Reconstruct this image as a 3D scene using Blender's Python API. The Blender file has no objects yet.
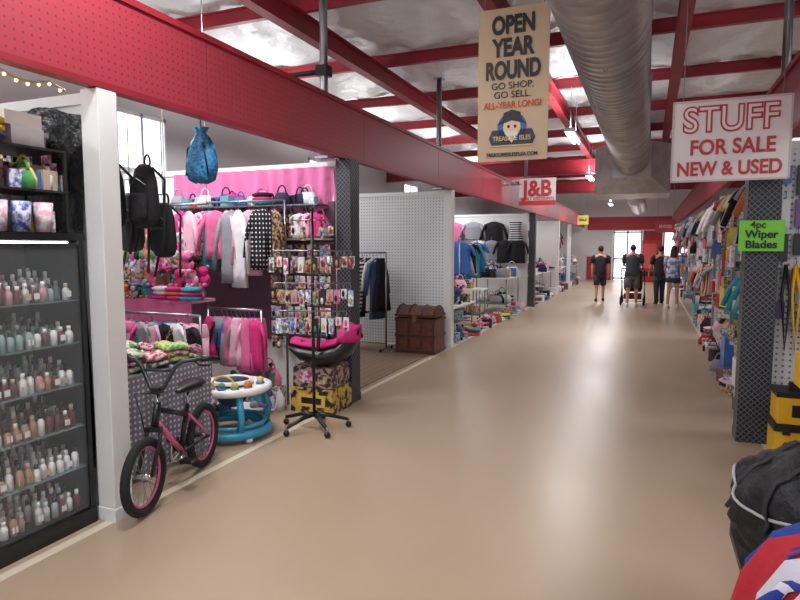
import bpy, math, random
from mathutils import Vector, Matrix, Euler, noise
R=random.Random(7)
pi=math.pi
scene=bpy.context.scene
COL=scene.collection
def lin(c):
    return tuple(((x/255)/12.92 if x/255<=.04045 else ((x/255+.055)/1.055)**2.4) for x in c)+(1,)
# ------------------------------------------------------------------ materials
def M(name,col,r=.6,m=0,e=0,col2=None,s=.1,kind=None,th=.12,bump=0,bs=20,al=1,tr=0):
    mt=bpy.data.materials.new(name); mt.use_nodes=True
    nt=mt.node_tree; N=nt.nodes; L=nt.links
    p=N['Principled BSDF']
    p.inputs['Base Color'].default_value=lin(col)
    p.inputs['Roughness'].default_value=r
    p.inputs['Metallic'].default_value=m
    if tr: p.inputs['Transmission Weight'].default_value=tr
    if al<1: p.inputs['Alpha'].default_value=al
    tc=N.new('ShaderNodeTexCoord')
    if e:
        p.inputs['Emission Color'].default_value=lin(col); p.inputs['Emission Strength'].default_value=e
    def ma(op,a,b=None,):
        n=N.new('ShaderNodeMath'); n.operation=op
        for i,x in enumerate((a,b)):
            if x is None: continue
            if isinstance(x,(int,float)): n.inputs[i].default_value=x
            else: L.new(x,n.inputs[i])
        return n.outputs[0]
    if kind:
        sp=N.new('ShaderNodeSeparateXYZ'); L.new(tc.outputs['Object'],sp.inputs[0])
        a=ma('ADD',sp.outputs[0],sp.outputs[1]); b=sp.outputs[2]
        fac=None
        if kind=='dots':
            fa=ma('SUBTRACT',ma('FRACT',ma('MULTIPLY',a,1/s)),.5); fb=ma('SUBTRACT',ma('FRACT',ma('MULTIPLY',b,1/s)),.5)
            fac=ma('LESS_THAN',ma('ADD',ma('MULTIPLY',fa,fa),ma('MULTIPLY',fb,fb)),th*th)
        elif kind in('grid','diamond'):
            if kind=='diamond': a,b=ma('ADD',a,b),ma('SUBTRACT',a,b)
            fa=ma('LESS_THAN',ma('FRACT',ma('MULTIPLY',a,1/s)),th); fb=ma('LESS_THAN',ma('FRACT',ma('MULTIPLY',b,1/s)),th)
            fac=ma('MAXIMUM',fa,fb)
        elif kind=='stripes':
            fac=ma('LESS_THAN',ma('FRACT',ma('MULTIPLY',b,1/s)),th)
        elif kind=='vstripes':
            fac=ma('LESS_THAN',ma('FRACT',ma('MULTIPLY',a,1/s)),th)
        elif kind=='planks':
            fac=ma('LESS_THAN',ma('FRACT',ma('MULTIPLY',sp.outputs[0],1/s)),th)
        elif kind=='noise':
            n=N.new('ShaderNodeTexNoise'); n.inputs['Scale'].default_value=1/s; n.inputs['Detail'].default_value=4
            L.new(tc.outputs['Object'],n.inputs['Vector'])
            cr=N.new('ShaderNodeValToRGB'); cr.color_ramp.elements[0].position=.5-th; cr.color_ramp.elements[1].position=.5+th
            L.new(n.outputs['Fac'],cr.inputs[0]); fac=cr.outputs[0]
        elif kind=='vor':
            n=N.new('ShaderNodeTexVoronoi'); n.inputs['Scale'].default_value=1/s
            L.new(tc.outputs['Object'],n.inputs['Vector'])
            sx=N.new('ShaderNodeSeparateXYZ'); L.new(n.outputs['Color'],sx.inputs[0]); fac=sx.outputs[0]
        mx=N.new('ShaderNodeMix'); mx.data_type='RGBA'
        L.new(fac,mx.inputs[0]); mx.inputs[6].default_value=lin(col); mx.inputs[7].default_value=lin(col2 or (255,255,255))
        L.new(mx.outputs[2],p.inputs['Base Color'])
    if bump:
        n=N.new('ShaderNodeTexNoise'); n.inputs['Scale'].default_value=bs; n.inputs['Detail'].default_value=5
        L.new(tc.outputs['Object'],n.inputs['Vector'])
        bp=N.new('ShaderNodeBump'); bp.inputs['Strength'].default_value=bump; bp.inputs['Distance'].default_value=.05
        L.new(n.outputs['Fac'],bp.inputs['Height']); L.new(bp.outputs[0],p.inputs['Normal'])
    return mt
def fab(name,c,**k): return M(name,c,r=.85,bump=.3,bs=14,**k)
black=fab('black_fabric',(24,24,28)); blackp=M('black_plastic',(20,20,22),r=.35)
metal=M('steel',(150,152,158),r=.35,m=1); chrome=M('chrome',(200,200,205),r=.15,m=1)
white=M('white_paint',(226,227,226),r=.5); whitep=M('white_plastic',(238,238,236),r=.3)
red=M('red_steel',(158,36,50),r=.5,col2=(134,28,40),kind='noise',s=.6)
redpeg=M('red_pegboard',(160,50,64),r=.5,col2=(120,34,46),kind='dots',s=.045,th=.15)
peg=M('white_pegboard',(222,224,226),r=.55,col2=(130,130,136),kind='dots',s=.05,th=.2)
lattice=M('black_lattice',(24,24,30),r=.5,col2=(104,106,118),kind='diamond',s=.045,th=.16)
pinkw=fab('pink_cloth',(228,126,178))
wood=M('plank_wood',(136,112,90),r=.55,col2=(76,60,46),kind='planks',s=.12,th=.06)
pal=[fab('f_pink',(222,112,158)),fab('f_white',(228,228,232)),fab('f_blue',(60,108,185)),fab('f_red',(180,32,44)),
 fab('f_purple',(112,62,145)),fab('f_teal',(44,155,168)),fab('f_yellow',(225,196,80)),fab('f_green',(74,150,84)),
 fab('f_grey',(150,152,160)),fab('f_navy',(32,38,72)),fab('f_lightpink',(236,184,204)),black,
 fab('f_orange',(206,116,60)),fab('f_hot',(215,48,128)),
 fab('f_leopard',(176,144,110),col2=(50,38,32),kind='noise',s=.03,th=.05),
 fab('f_polka',(28,26,34),col2=(235,235,235),kind='dots',s=.045,th=.2),
 fab('f_striped',(30,30,36),col2=(230,230,235),kind='stripes',s=.06,th=.5),
 fab('f_floral',(244,222,234),col2=(205,70,125),kind='noise',s=.04,th=.06),
 fab('f_denim',(64,90,132))]
def P(*i): return [pal[k] for k in i]
girl=P(0,1,10,13,4,5,0,17,11,8,1); mixp=pal
pl=[M('pl%d'%i,c,r=.35) for i,c in enumerate([(196,60,62),(66,108,185),(220,188,84),(80,148,96),(235,235,235),(215,114,162),(126,84,155),(32,32,36),(206,130,72),(96,170,184),(196,174,154),(110,76,62)])]
cards=[M('card%d'%i,c,r=.4,col2=d,kind='noise',s=.03,th=.08) for i,(c,d) in enumerate([((240,230,235),(200,80,130)),((230,230,240),(70,90,170)),((60,50,70),(200,190,110)),((240,175,200),(250,250,250)),((190,50,60),(235,228,220)),((120,185,205),(245,245,245)),((225,205,130),(90,66,110)),((235,235,235),(120,120,125)),((200,180,160),(90,60,50))])]
muted=[cards[7],cards[8],pl[4],pl[7],pl[10],pl[4],pl[1],pl[0],cards[1],cards[4],pl[11],pl[9]]
skin=M('skin',(205,150,120),r=.55); hairb=M('hair_brown',(60,38,24),r=.6); hairk=M('hair_dark',(34,26,22),r=.6)
glass=M('glass',(225,235,240),r=.02,al=.06)
lampm=M('lamp_tube',(250,252,255),e=7)
yellow=M('yellow_plastic',(235,182,30),r=.4)

# ------------------------------------------------------------------ builder
class B:
    def __init__(s,name): s.n=name;s.v=[];s.f=[];s.m=[];s.sm=[];s.mats=[]
    def add(s,vs,fs,m,sm=False):
        if m not in s.mats: s.mats.append(m)
        i=s.mats.index(m);o=len(s.v)
        s.v+= [Vector(v) for v in vs]
        for f in fs: s.f.append([k+o for k in f]); s.m.append(i); s.sm.append(sm)
        return s
    def box(s,c,d,m,r=(0,0,0)):
        e=Euler(r).to_matrix(); c=Vector(c)
        vs=[c+e@Vector((x*d[0]/2,y*d[1]/2,z*d[2]/2)) for x in(-1,1) for y in(-1,1) for z in(-1,1)]
        return s.add(vs,[(0,1,3,2),(4,6,7,5),(0,4,5,1),(2,3,7,6),(0,2,6,4),(1,5,7,3)],m)
    def bb(s,x0,x1,y0,y1,z0,z1,m): return s.box(((x0+x1)/2,(y0+y1)/2,(z0+z1)/2),(x1-x0,y1-y0,z1-z0),m)
    def loft(s,rings,m,cap=True,sm=True):
        n=len(rings[0]); vs=[p for r in rings for p in r]; fs=[]
        for i in range(len(rings)-1):
            for j in range(n):
                k=(j+1)%n; fs.append((i*n+j,i*n+k,(i+1)*n+k,(i+1)*n+j))
        if cap: fs.append(tuple(reversed(range(n)))); fs.append(tuple(range((len(rings)-1)*n,len(rings)*n)))
        return s.add(vs,fs,m,sm)
    def cyl(s,p,q,r,m,r2=None,n=12): return s.tube([p,q],[r,r if r2 is None else r2],m,n)
    def tube(s,pts,r,m,n=8,closed=False,flat=1):
        pts=[Vector(p) for p in pts]; k=len(pts)
        rs=r if isinstance(r,(list,tuple)) else [r]*k
        rings=[];prev=None
        for i,p in enumerate(pts):
            if closed: t=pts[(i+1)%k]-pts[i-1]
            else: t=pts[min(i+1,k-1)]-pts[max(i-1,0)]
            t.normalize()
            if prev is None:
                a=Vector((0,0,1)) if abs(t.z)<.9 else Vector((1,0,0))
                u=t.cross(a).normalized()
            else: u=(prev-t*prev.dot(t)).normalized()
            prev=u; w=t.cross(u)
            rings.append([p+(u*math.cos(2*pi*j/n)+w*flat*math.sin(2*pi*j/n))*rs[i] for j in range(n)])
        if closed: rings.append(rings[0]); return s.loft(rings,m,cap=False)
        return s.loft(rings,m)
    def ringt(s,c,Rr,r,m,ax='z',n=28,ry=None,k=8,a0=0,a1=2*pi,flat=1):
        c=Vector(c);pts=[];full=abs(a1-a0-2*pi)<1e-4
        for i in range(n if full else n+1):
            a=a0+(a1-a0)*i/n; x=Rr*math.cos(a);y=(ry or Rr)*math.sin(a)
            pts.append(c+(Vector((x,y,0)) if ax=='z' else Vector((x,0,y)) if ax=='y' else Vector((0,x,y))))
        return s.tube(pts,r,m,k,closed=full,flat=flat)
    def sph(s,c,r,m,n=12,rot=None):
        if not isinstance(r,(tuple,list)): r=(r,r,r)
        e=Euler(rot).to_matrix() if rot else Matrix.Identity(3)
        c=Vector(c);h=max(4,n//2);vs=[c+e@Vector((0,0,r[2]))]
        for i in range(1,h):
            a=pi*i/h
            for j in range(n):
                b=2*pi*j/n; vs.append(c+e@Vector((r[0]*math.sin(a)*math.cos(b),r[1]*math.sin(a)*math.sin(b),r[2]*math.cos(a))))
        vs.append(c+e@Vector((0,0,-r[2]))); fs=[]
        for j in range(n):
            k=(j+1)%n; fs.append((0,1+j,1+k)); fs.append((len(vs)-1,1+(h-2)*n+k,1+(h-2)*n+j))
            for i in range(h-2): fs.append((1+i*n+j,1+(i+1)*n+j,1+(i+1)*n+k,1+i*n+k))
        return s.add(vs,fs,m,True)
    def prism(s,pts,o,ux,uy,t,m):
        o=Vector(o);ux=Vector(ux);uy=Vector(uy);t=Vector(t)
        a=[o+ux*x+uy*y for x,y in pts]; n=len(a); vs=a+[p+t for p in a]
        fs=[tuple(range(n)),tuple(reversed(range(n,2*n)))]+[(i,(i+1)%n,(i+1)%n+n,i+n) for i in range(n)]
        return s.add(vs,fs,m)
    def done(s,loc=None,rz=0,bev=0,parent=None):
        if loc is None and parent is None:
            xs=[v.x for v in s.v];ys=[v.y for v in s.v];zs=[v.z for v in s.v]
            o=Vector(((min(xs)+max(xs))/2,(min(ys)+max(ys))/2,min(zs)))
            vs=[v-o for v in s.v]
        else: o=Vector(loc or (0,0,0)); vs=s.v
        me=bpy.data.meshes.new(s.n); me.from_pydata([tuple(v) for v in vs],[],s.f)
        for m in s.mats: me.materials.append(m)
        me.polygons.foreach_set('material_index',s.m); me.polygons.foreach_set('use_smooth',s.sm); me.update()
        ob=bpy.data.objects.new(s.n,me); COL.objects.link(ob); ob.location=o; ob.rotation_euler=(0,0,rz)
        if parent: ob.parent=parent
        if bev:
            b=ob.modifiers.new('b','BEVEL'); b.width=bev; b.segments=2; b.limit_method='ANGLE'
        return ob
def text(txt,loc,size,mat,parent,bold=.0,ext=.002,rz=0,sx=1,name='lettering',shear=0):
    cu=bpy.data.curves.new(name,'FONT'); cu.body=txt; cu.size=size; cu.align_x='CENTER'; cu.align_y='CENTER'
    cu.extrude=ext; cu.offset=bold; cu.shear=shear; cu.materials.append(mat)
    o=bpy.data.objects.new(name,cu); COL.objects.link(o); o.rotation_euler=(pi/2,0,rz); o.scale=(sx,1,1)
    o.parent=parent; o.location=Vector(loc)-parent.location
    return o
# ------------------------------------------------------------------ garments
def ring(c,U,Nn,hw,hd,N=20,rip=0,ph=0):
    return [c+U*hw*math.cos(2*pi*j/N)+Nn*(hd*math.sin(2*pi*j/N)+rip*math.sin(5*2*pi*j/N+ph)) for j in range(N)]
def hang(b,x,y,z,U,w):
    c=Vector((x,y,z)); b.tube([c+Vector((0,0,.07))+U*.02,c+Vector((0,0,.09)),c+Vector((0,0,.06))-U*.02,c+Vector((0,0,.0))],.004,metal,5)
    b.tube([c-U*w*.4-Vector((0,0,.05)),c,c+U*w*.4-Vector((0,0,.05))],.006,whitep,5)
def body(b,x,y,z,m,u,w,h,d,prof,rip=.015):
    U=Vector((u[0],u[1],0)).normalized();Nn=Vector((-U.y,U.x,0));ph=R.random()*6
    b.loft([ring(Vector((x,y,z-h*t)),U,Nn,w/2*f,d*(.5 if t<.06 else 1),20,rip*t,ph+t) for t,f in prof],m)
    return U,Nn
def shirt(b,x,y,z,m,u=(1,0),w=.46,h=.62,sl=.5,d=.045):
    U,Nn=body(b,x,y,z,m,u,w,h,d,[(0,.22),(.02,.4),(.05,.7),(.09,.93),(.2,.86),(.5,.85),(.8,.9),(1,.96)])
    for s in(-1,1):
        a=Vector((x,y,z-h*.1))+U*s*w*.40; e=a+U*s*(.06+.10*sl)*1.2*w/.46+Vector((0,0,-sl*h))
        b.tube([a,(a*.6+e*.4)+U*s*.02,e],[w*.13,w*.12,w*.10],m,8,flat=.6)
    hang(b,x,y,z,U,w)
def dress(b,x,y,z,m,u=(1,0),w=.5,h=.9,d=.06):
    U,_=body(b,x,y,z,m,u,w,h,d,[(0,.5),(.03,.62),(.12,.55),(.35,.52),(.5,.7),(.8,.95),(1,1.05)],.03); hang(b,x,y,z,U,w)
def pants(b,x,y,z,m,u=(1,0),w=.38,h=.85,d=.045):
    U,Nn=body(b,x,y,z,m,u,w,h*.32,d,[(0,.85),(.1,.88),(.6,1),(1,1.02)],.005)
    for s in(-1,1):
        c=Vector((x,y,z-h*.28))+U*s*w*.24
        b.loft([ring(c+Vector((0,0,-h*t))+U*s*.02*t,U,Nn,w*f,d*.9,12) for t,f in[(0,.26),(.3,.22),(.72,.2)]],m)
def rack_row(b,p,q,z,n,pl_,h=.6,w=.42,kinds='sdp'):
    p=Vector(p+(0,));q=Vector(q+(0,));dr=(q-p).normalized();u=(-dr.y,dr.x)
    for i in range(n):
        c=p+(q-p)*((i+.5)/n); a=R.uniform(-.12,.12); uu=(u[0]*math.cos(a)-u[1]*math.sin(a),u[0]*math.sin(a)+u[1]*math.cos(a))
        k=R.choice(kinds); m=R.choice(pl_); hh=h*R.uniform(.8,1.1)
        if k=='s': shirt(b,c.x,c.y,z,m,uu,w,hh,R.choice((.25,.6)),.03)
        elif k=='d': dress(b,c.x,c.y,z,m,uu,w*.9,hh*1.15,.035)
        else: pants(b,c.x,c.y,z,m,uu,w*.8,hh*1.1,.03)
def plush(b,x,y,z,s,m,m2,rz=0):
    b.sph((x,y,z+s*.45),(s*.4,s*.36,s*.45),m,10); b.sph((x,y-.02,z+s*1.05),s*.34,m,10)
    for t in(-1,1):
        b.sph((x+t*s*.27,y,z+s*1.35),s*.13,m2,8); b.sph((x+t*s*.4,y-s*.15,z+s*.55),(s*.13,s*.13,s*.28),m,8); b.sph((x+t*s*.28,y-s*.35,z+s*.14),(s*.16,s*.28,s*.14),m2,8)
        b.sph((x+t*s*.12,y-s*.33,z+s*1.1),s*.04,blackp,6)
    b.sph((x,y-s*.34,z+s*.98),s*.1,m2,6)
def bottle(b,x,y,z,h,r,m,mc):
    b.loft([[Vector((x+rr*math.cos(2*pi*j/8),y+rr*math.sin(2*pi*j/8),z+zz)) for j in range(8)] for zz,rr in[(0,r),(h*.62,r),(h*.75,r*.5),(h*.78,r*.5)]],m)
    b.cyl((x,y,z+h*.76),(x,y,z+h),r*.55,mc,n=8)
def shoe(b,x,y,z,m,a=0):
    c,s=math.cos(a),math.sin(a)
    b.sph((x,y,z+.03),(.12,.045,.03),whitep,10,(0,0,a)); b.sph((x+.02*c,y+.02*s,z+.055),(.1,.04,.035),m,10,(0,0,a)); b.sph((x-.06*c,y-.06*s,z+.08),(.045,.038,.05),m,8,(0,0,a))
def clutter(b,x0,x1,y0,y1,z,n,kinds='bxpts',smin=.07,smax=.18,pls=None,bx=None):
    for i in range(n):
        x=R.uniform(x0,x1);y=R.uniform(y0,y1);k=R.choice(kinds);s=R.uniform(smin,smax)
        if k=='x': b.box((x,y,z+s*.45),(s*R.uniform(.7,1.3),s*R.uniform(.5,1),s*.9),R.choice(bx or (cards+pl)),(0,0,R.uniform(-.6,.6)))
        elif k=='b': bottle(b,x,y,z,s*1.3,s*.25,R.choice(bx or pl),R.choice(pl))
        elif k=='p': plush(b,x,y,z,s,R.choice(pls or pal),R.choice(pls or pal))
        elif k=='t':
            for j in range(3): b.sph((x+R.uniform(-.01,.01),y,z+.025+j*.04),(s,s*.8,.03),R.choice(pls or pal),10,(0,0,R.uniform(-.3,.3)))
        elif k=='s': shoe(b,x,y,z,R.choice(pls or pal),R.uniform(0,6)); shoe(b,x+.03,y+.1,z,R.choice(pls or pal),R.uniform(0,1))
        elif k=='g':
            m=R.choice(pls or pal); b.loft([[Vector((x+w*math.cos(2*pi*j/12),y+w*.4*math.sin(2*pi*j/12),z+zz)) for j in range(12)] for zz,w in[(0,s*.8),(s*.5,s*.85),(s,s*.55)]],m)
            b.ringt((x,y,z+s),s*.4,.008,m,'y',10,ry=s*.6,a0=0,a1=pi,k=5)
        elif k=='c': b.cyl((x,y,z),(x,y,z+s),s*.25,R.choice(bx or pl),s*.33)
# ------------------------------------------------------------------ room shell
fm=M('floor_epoxy',(182,160,135),r=.4,col2=(171,149,125),kind='noise',s=1.5,th=.5)
nt=fm.node_tree;p=nt.nodes['Principled BSDF']
n=nt.nodes.new('ShaderNodeTexNoise');n.inputs['Scale'].default_value=.8;n.inputs['Detail'].default_value=6
mr=nt.nodes.new('ShaderNodeMapRange');mr.inputs[3].default_value=.27;mr.inputs[4].default_value=.42
nt.links.new(nt.nodes['Texture Coordinate'].outputs['Object'],n.inputs['Vector']);nt.links.new(n.outputs['Fac'],mr.inputs[0]);nt.links.new(mr.outputs[0],p.inputs['Roughness'])
p.inputs['Specular IOR Level'].default_value=.55
B('floor').bb(-7.6,5.6,-4,31,-.1,0,fm).done((0,0,0))
B('trim_1').bb(-2.87,-2.81,-2,30,.0,.003,M('line_paint',(218,206,184),r=.4)).done()
B('trim_2').bb(.9,.95,-2,30,.0,.003,M('line_paint2',(218,206,184),r=.4)).done()
B('wood_plank_flooring').bb(-5.7,-2.94,5.6,8.85,.0,.012,wood).done()
wallm=M('wall_paint',(202,202,202),r=.7,bump=.1,bs=3)
b=B('wall_left'); 
wins=[(1.2,2.4),(6.9,7.95),(12.5,13.8),(18.5,19.8)]
y=-4
for a,c in wins+[(31,31)]:
    b.bb(-7.6,-7.5,y,a,0,4.7,wallm)
    if a<31: b.bb(-7.6,-7.5,a,c,0,2.75,wallm).bb(-7.6,-7.5,a,c,3.7,4.7,wallm)
    y=c
b.done((0,0,0))
skyg=M('daylight_glass',(235,242,255),e=2.4)
for i,(a,c) in enumerate(wins):
    b=B('window_%d'%(i+1)); b.bb(-7.57,-7.55,a+.01,c-.01,2.76,3.69,skyg)
    for yy in(a+.03,(a+c)/2,c-.03): b.bb(-7.56,-7.48,yy-.02,yy+.02,2.76,3.69,white)
    for zz in(2.79,3.66): b.bb(-7.56,-7.48,a+.01,c-.01,zz-.03,zz+.03,white)
    b.done()
B('wall_right').bb(5.5,5.6,-4,31,0,4.7,wallm).done()
b=B('wall_end')
for x0,x1,z0,z1 in[(-7.6,-1.55,0,4.7),(-1.55,-.25,2.3,4.7),(-.25,.6,0,4.7),(.6,1.9,2.3,4.7),(1.9,5.6,0,4.7)]: b.bb(x0,x1,30,30.1,z0,z1,wallm)
b.done((0,0,0))
redw=M('red_wall_panel',(165,48,56),r=.6)
B('trim_3').bb(-2.7,.95,29.95,29.99,2.36,2.95,redw).bb(-.22,.57,29.96,29.99,0,2.3,redw).bb(-2.7,-1.6,29.96,29.99,0,1.1,redw).done()
for i,(a,c) in enumerate([(-1.54,-.26),(.61,1.89)]):
    b=B('door_%d'%(i+1)); b.bb(a,c,30.04,30.06,0.01,2.29,M('door_daylight%d'%i,(250,250,255),e=2.6))
    for x in(a+.04,(a+c)/2,c-.04): b.bb(x-.04,x+.04,29.99,30.03,0.01,2.29,metal)
    for z in(.1,1.0,2.24): b.bb(a,c,29.99,30.03,z-.04,z+.04,metal)
    b.done()
PS=2.4
cm=M('insulation_vinyl',(228,229,230),r=.42,bump=.9,bs=4,col2=(208,209,212),kind='noise',s=.5,th=.3)
vs=[];fs=[];nx,ny=110,240
for j in range(ny+1):
    for i in range(nx+1):
        x=-7.6+13.2*i/nx;y=-4+35*j/ny
        z=4.66-.14*abs(math.sin(pi*(y-4.05)/PS))**.7-.06*abs(math.sin(pi*x/1.2))**.7-.02*math.sin(x*9+y*5)-.015*math.sin(x*15-y*11)
        vs.append((x,y,z))
for j in range(ny):
    for i in range(nx): a=j*(nx+1)+i; fs.append((a,a+nx+1,a+nx+2,a+1))
B('ceiling').add(vs,fs,cm,True).done((0,0,0))
def ibeam(b,p,q,w,h,m):
    p=Vector(p);q=Vector(q);c=(p+q)/2;L=(q-p).length
    if abs(q.x-p.x)>abs(q.y-p.y):
        b.box(c,(L,.02,h),m).box(c+Vector((0,0,h/2)),(L,w,.02),m).box(c-Vector((0,0,h/2)),(L,w,.02),m)
    else: b.box(c,(.02,L,h),m).box(c+Vector((0,0,h/2)),(w,L,.02),m).box(c-Vector((0,0,h/2)),(w,L,.02),m)
b=B('roof_purlins')
y=4.05
while y<30: ibeam(b,(-7.45,y,4.47),(5.45,y,4.47),.08,.16,red); y+=PS
b.done()
b=B('roof_frame_beams')
for x in(-6.2,-3.95,-1.65,.3,2.2,4): ibeam(b,(x,-4,4.25),(x,29.9,4.25),.14,.24,red)
b.done()
b=B('roof_cross_girders')
for y in(17.0,23): ibeam(b,(-7.45,y,3.72),(5.45,y,3.72),.2,.36,red)
b.done()
def fascia(nm,x,y0,y1):
    b=B(nm); y=y0
    while y<y1:
        e=min(y+2.44,y1); b.bb(x-.02,x+.02,y+.004,e-.004,2.49,3.0,redpeg); y=e
    b.bb(x-.05,x+.035,y0,y1,2.98,3.02,red).bb(x-.05,x+.03,y0,y1,2.465,2.5,red).done()
fascia('red_pegboard_fascia',-2.83,-1.5,29.5)
fascia('red_pegboard_fascia',1.02,-1.5,29.5)
for (x,y,zt) in[(-2.99,5.3,4.1),(-2.99,8.8,4.1),(1.18,7.0,4.1),(-2.99,15.8,4.1)]:
    b=B('support_pole'); b.cyl((x,y,2.46),(x,y,zt),.04,metal,n=14).box((x,y,2.47),(.14,.14,.02),metal).box((x,y,zt),(.14,.14,.02),metal)
    if y==5.3: b.cyl((x,y,3.3),(-3.85,y,3.3),.025,blackp).box((x,y,3.3),(.12,.12,.1),blackp).box((-3.85,y,3.3),(.08,.1,.12),blackp)
    b.done()
b=B('spiral_air_duct'); dm=M('galvanised_duct',(190,188,188),r=.42,m=.5,col2=(166,164,166),kind='noise',s=.3)
rr=.37;y=1.5
rings=[]
while y<15.2:
    for dy,r_ in((0,rr),(.14,rr),(.15,rr+.012),(.165,rr+.012)):
        rings.append([Vector((-.42+r_*math.cos(2*pi*j/36),y+dy+.05*math.sin(2*pi*j/36),3.6+r_*math.sin(2*pi*j/36))) for j in range(36)])
    y+=.175
b.loft(rings,dm)
b.loft([[Vector((x,yy,z)) for x,z in((-.42-w,3.6-h0),(-.42+w,3.6-h0),(-.42+w,3.6+h1),(-.42-w,3.6+h1))] for yy,w,h0,h1 in[(15.0,.42,.42,.38),(15.6,.85,.75,.38),(16.6,.85,.8,.38)]],dm,sm=False)
b.cyl((-.42,16.6,3.2),(-.42,27,3.2),.3,dm,n=24)
for y in(6,10,14): b.tube([(-.8,y,4.2),(-.8,y,3.6),(-.42,y,3.2),(-.04,y,3.6),(-.04,y,4.2)],.008,metal,5)
b.done()
def lamp(x,y,z,e,along='y',up=.7):
    b=B('fluorescent_ceiling_lamp'); dx,dy=(.16,1.2) if along=='y' else (1.2,.16)
    b.box((x,y,z+.05),(dx,dy,.06),white)
    for t in(-.04,.04):
        if along=='y': b.cyl((x+t,y-.57,z),(x+t,y+.57,z),.018,lampm)
        else: b.cyl((x-.57,y+t,z),(x+.57,y+t,z),.018,lampm)
    for t in(-.4,.4): b.cyl((x+(0 if along=='y' else t),y+(t if along=='y' else 0),z+.08),(x+(0 if along=='y' else t),y+(t if along=='y' else 0),4.3),.006,metal,n=5)
    o=b.done()
    for ee,zz,rx in((e,z-.04,0),(e*up,z+.1,pi)):  # each fixture also gets an added upward light to brighten the ceiling
        l=bpy.data.lights.new('lamp_light','AREA'); l.shape='RECTANGLE'; l.size,l.size_y=dx,dy; l.energy=ee; l.color=(.98,.99,1)
        lo=bpy.data.objects.new('lamp_light',l); COL.objects.link(lo); lo.parent=o; lo.location=Vector((x,y,zz))-o.location; lo.rotation_euler=(rx,0,0)
for x,y,z,e in[(-5.8,4.3,3.4,48),(-5.8,8,3.4,45),(-5.8,12,3.4,50),(-4.9,15.0,3.4,40),(-5.2,20,3.4,60),(-5.2,25,3.4,60),(-3.7,4.0,3.3,38),(-4.2,.8,3.3,38),
  (-1.9,-1.5,3.7,62),(-2.1,2.2,3.75,50),(-1.3,11.2,3.5,58),(-1.5,17,3.4,66),(-1.5,22,3.3,72),(-1.5,26.5,3.3,72),  # aisle row: all but the third are extra lamps added for aisle light
  (3,1.5,3.5,55),(3,6.5,3.5,55),(3,12,3.6,60),(3,19,3.6,60)]: lamp(x,y,z,e)

# ------------------------------------------------------------------ partitions
def post(x0,x1,y0,y1,h,m,nm): 
    b=B(nm); b.bb(x0,x1,y0,y1,0,h,m).bb(x0-.006,x1+.006,y0-.006,y1+.006,0,.08,m); b.done(bev=.004)
post(-2.93,-2.8,2.47,2.6,2.46,white,'white_stall_post')
post(-2.9,-2.74,5.36,5.56,2.46,lattice,'lattice_wrapped_post')
post(-2.93,-2.8,8.88,9.02,2.46,white,'white_stall_post')
post(-2.9,-2.74,15.9,16.1,2.46,lattice,'lattice_wrapped_post')
post(-2.93,-2.8,20.9,21.05,2.46,white,'white_stall_post')
post(.72,.95,5.5,5.72,2.46,lattice,'lattice_wrapped_post')
def part(nm,y,m,x0=-5.78,x1=-2.94,h=2.42):
    b=B(nm); b.bb(x0,x1,y-.02,y+.02,.02,h,m); b.bb(x0,x1,y-.035,y+.035,h-.03,h+.03,white).done()
part('wall_partition_1',2.53,white); part('wall_partition_2',5.46,white); part('wall_partition_3',8.95,peg); part('wall_partition_4',16,white); part('wall_partition_5',21,white)
part('wall_partition_6',5.85,peg,.97,5.4); part('wall_partition_7',11.7,peg,1.1,5.4); part('wall_partition_8',20,white,1.1,5.4)
B('wall_partition_back').bb(-5.84,-5.8,-3,29,0,2.2,M('backwall',(150,148,150),r=.8)).done()

# ------------------------------------------------------------------ stall 1
tarp=M('black_tarp',(16,16,19),r=.35,bump=1.0,bs=6)
b=B('black_tarp_curtain'); vs=[];fs=[]
for i in range(61):
    x=-5.6+2.66*i/60
    for k in range(9): vs.append((x,2.475+.014*math.sin(i*1.1+k*.5)+.01*math.sin(i*.37-k),.3+2.06*k/8+(.03*math.sin(i*.5) if k==8 else 0)))
for i in range(60):
    for k in range(8): a=i*9+k; fs.append((a,a+9,a+10,a+1))
b.add(vs,fs,tarp,True)
b.done()
b=B('glass_display_cabinet')
X0,X1,Y0,Y1=-3.38,-2.94,.9,2.43
for x in(X0,X1):
    for y in(Y0,Y1,1.66): 
        if not(x==X0 and y==1.66): b.box((x,y,.86),(.025,.028,1.6),blackp)
b.bb(X0-.02,X1+.02,Y0-.02,Y1+.02,.0,.09,blackp).bb(X0-.02,X1+.02,Y0-.02,Y1+.02,1.63,1.67,blackp)
b.bb(X0,X0+.01,Y0,Y1,.1,1.62,M('cab_back',(52,46,48),r=.6)).bb(X0,X1,Y1,Y1+.01,.1,1.62,blackp)
b.bb(X1-.004,X1+.002,Y0,Y1,.1,1.62,glass)
b.cyl((X1-.03,Y0+.05,1.62),(X1-.03,Y1-.05,1.62),.006,M('cabinet_fill_strip',(250,250,255),e=8),n=6)  # glowing strip added to brighten the cabinet interior
shz=[.10,.34,.58,.82,1.06,1.30]
sg=M('shelfglass',(130,160,156),r=.1,al=.45)
for z in shz[1:]: b.bb(X0,X1-.02,Y0,Y1,z-.006,z,sg)
b.ringt((X1+.01,1.70,.9),.03,.006,chrome,'x',10).box((X1+.015,1.66,.98),(.012,.05,.08),chrome)
b.done()
b=B('cosmetics_bottles')
caps=[whitep,blackp,pl[4],pl[4],pl[7],pl[10]]; bc=[M('tan_liquid',(176,138,112),r=.3),M('clear_liq',(205,202,196),r=.25),pl[4],pl[4],pl[4],M('dustypink',(200,150,156),r=.3),M('burg',(110,54,58),r=.3),pl[4],M('pale_liq',(150,178,176),r=.3)]
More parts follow.
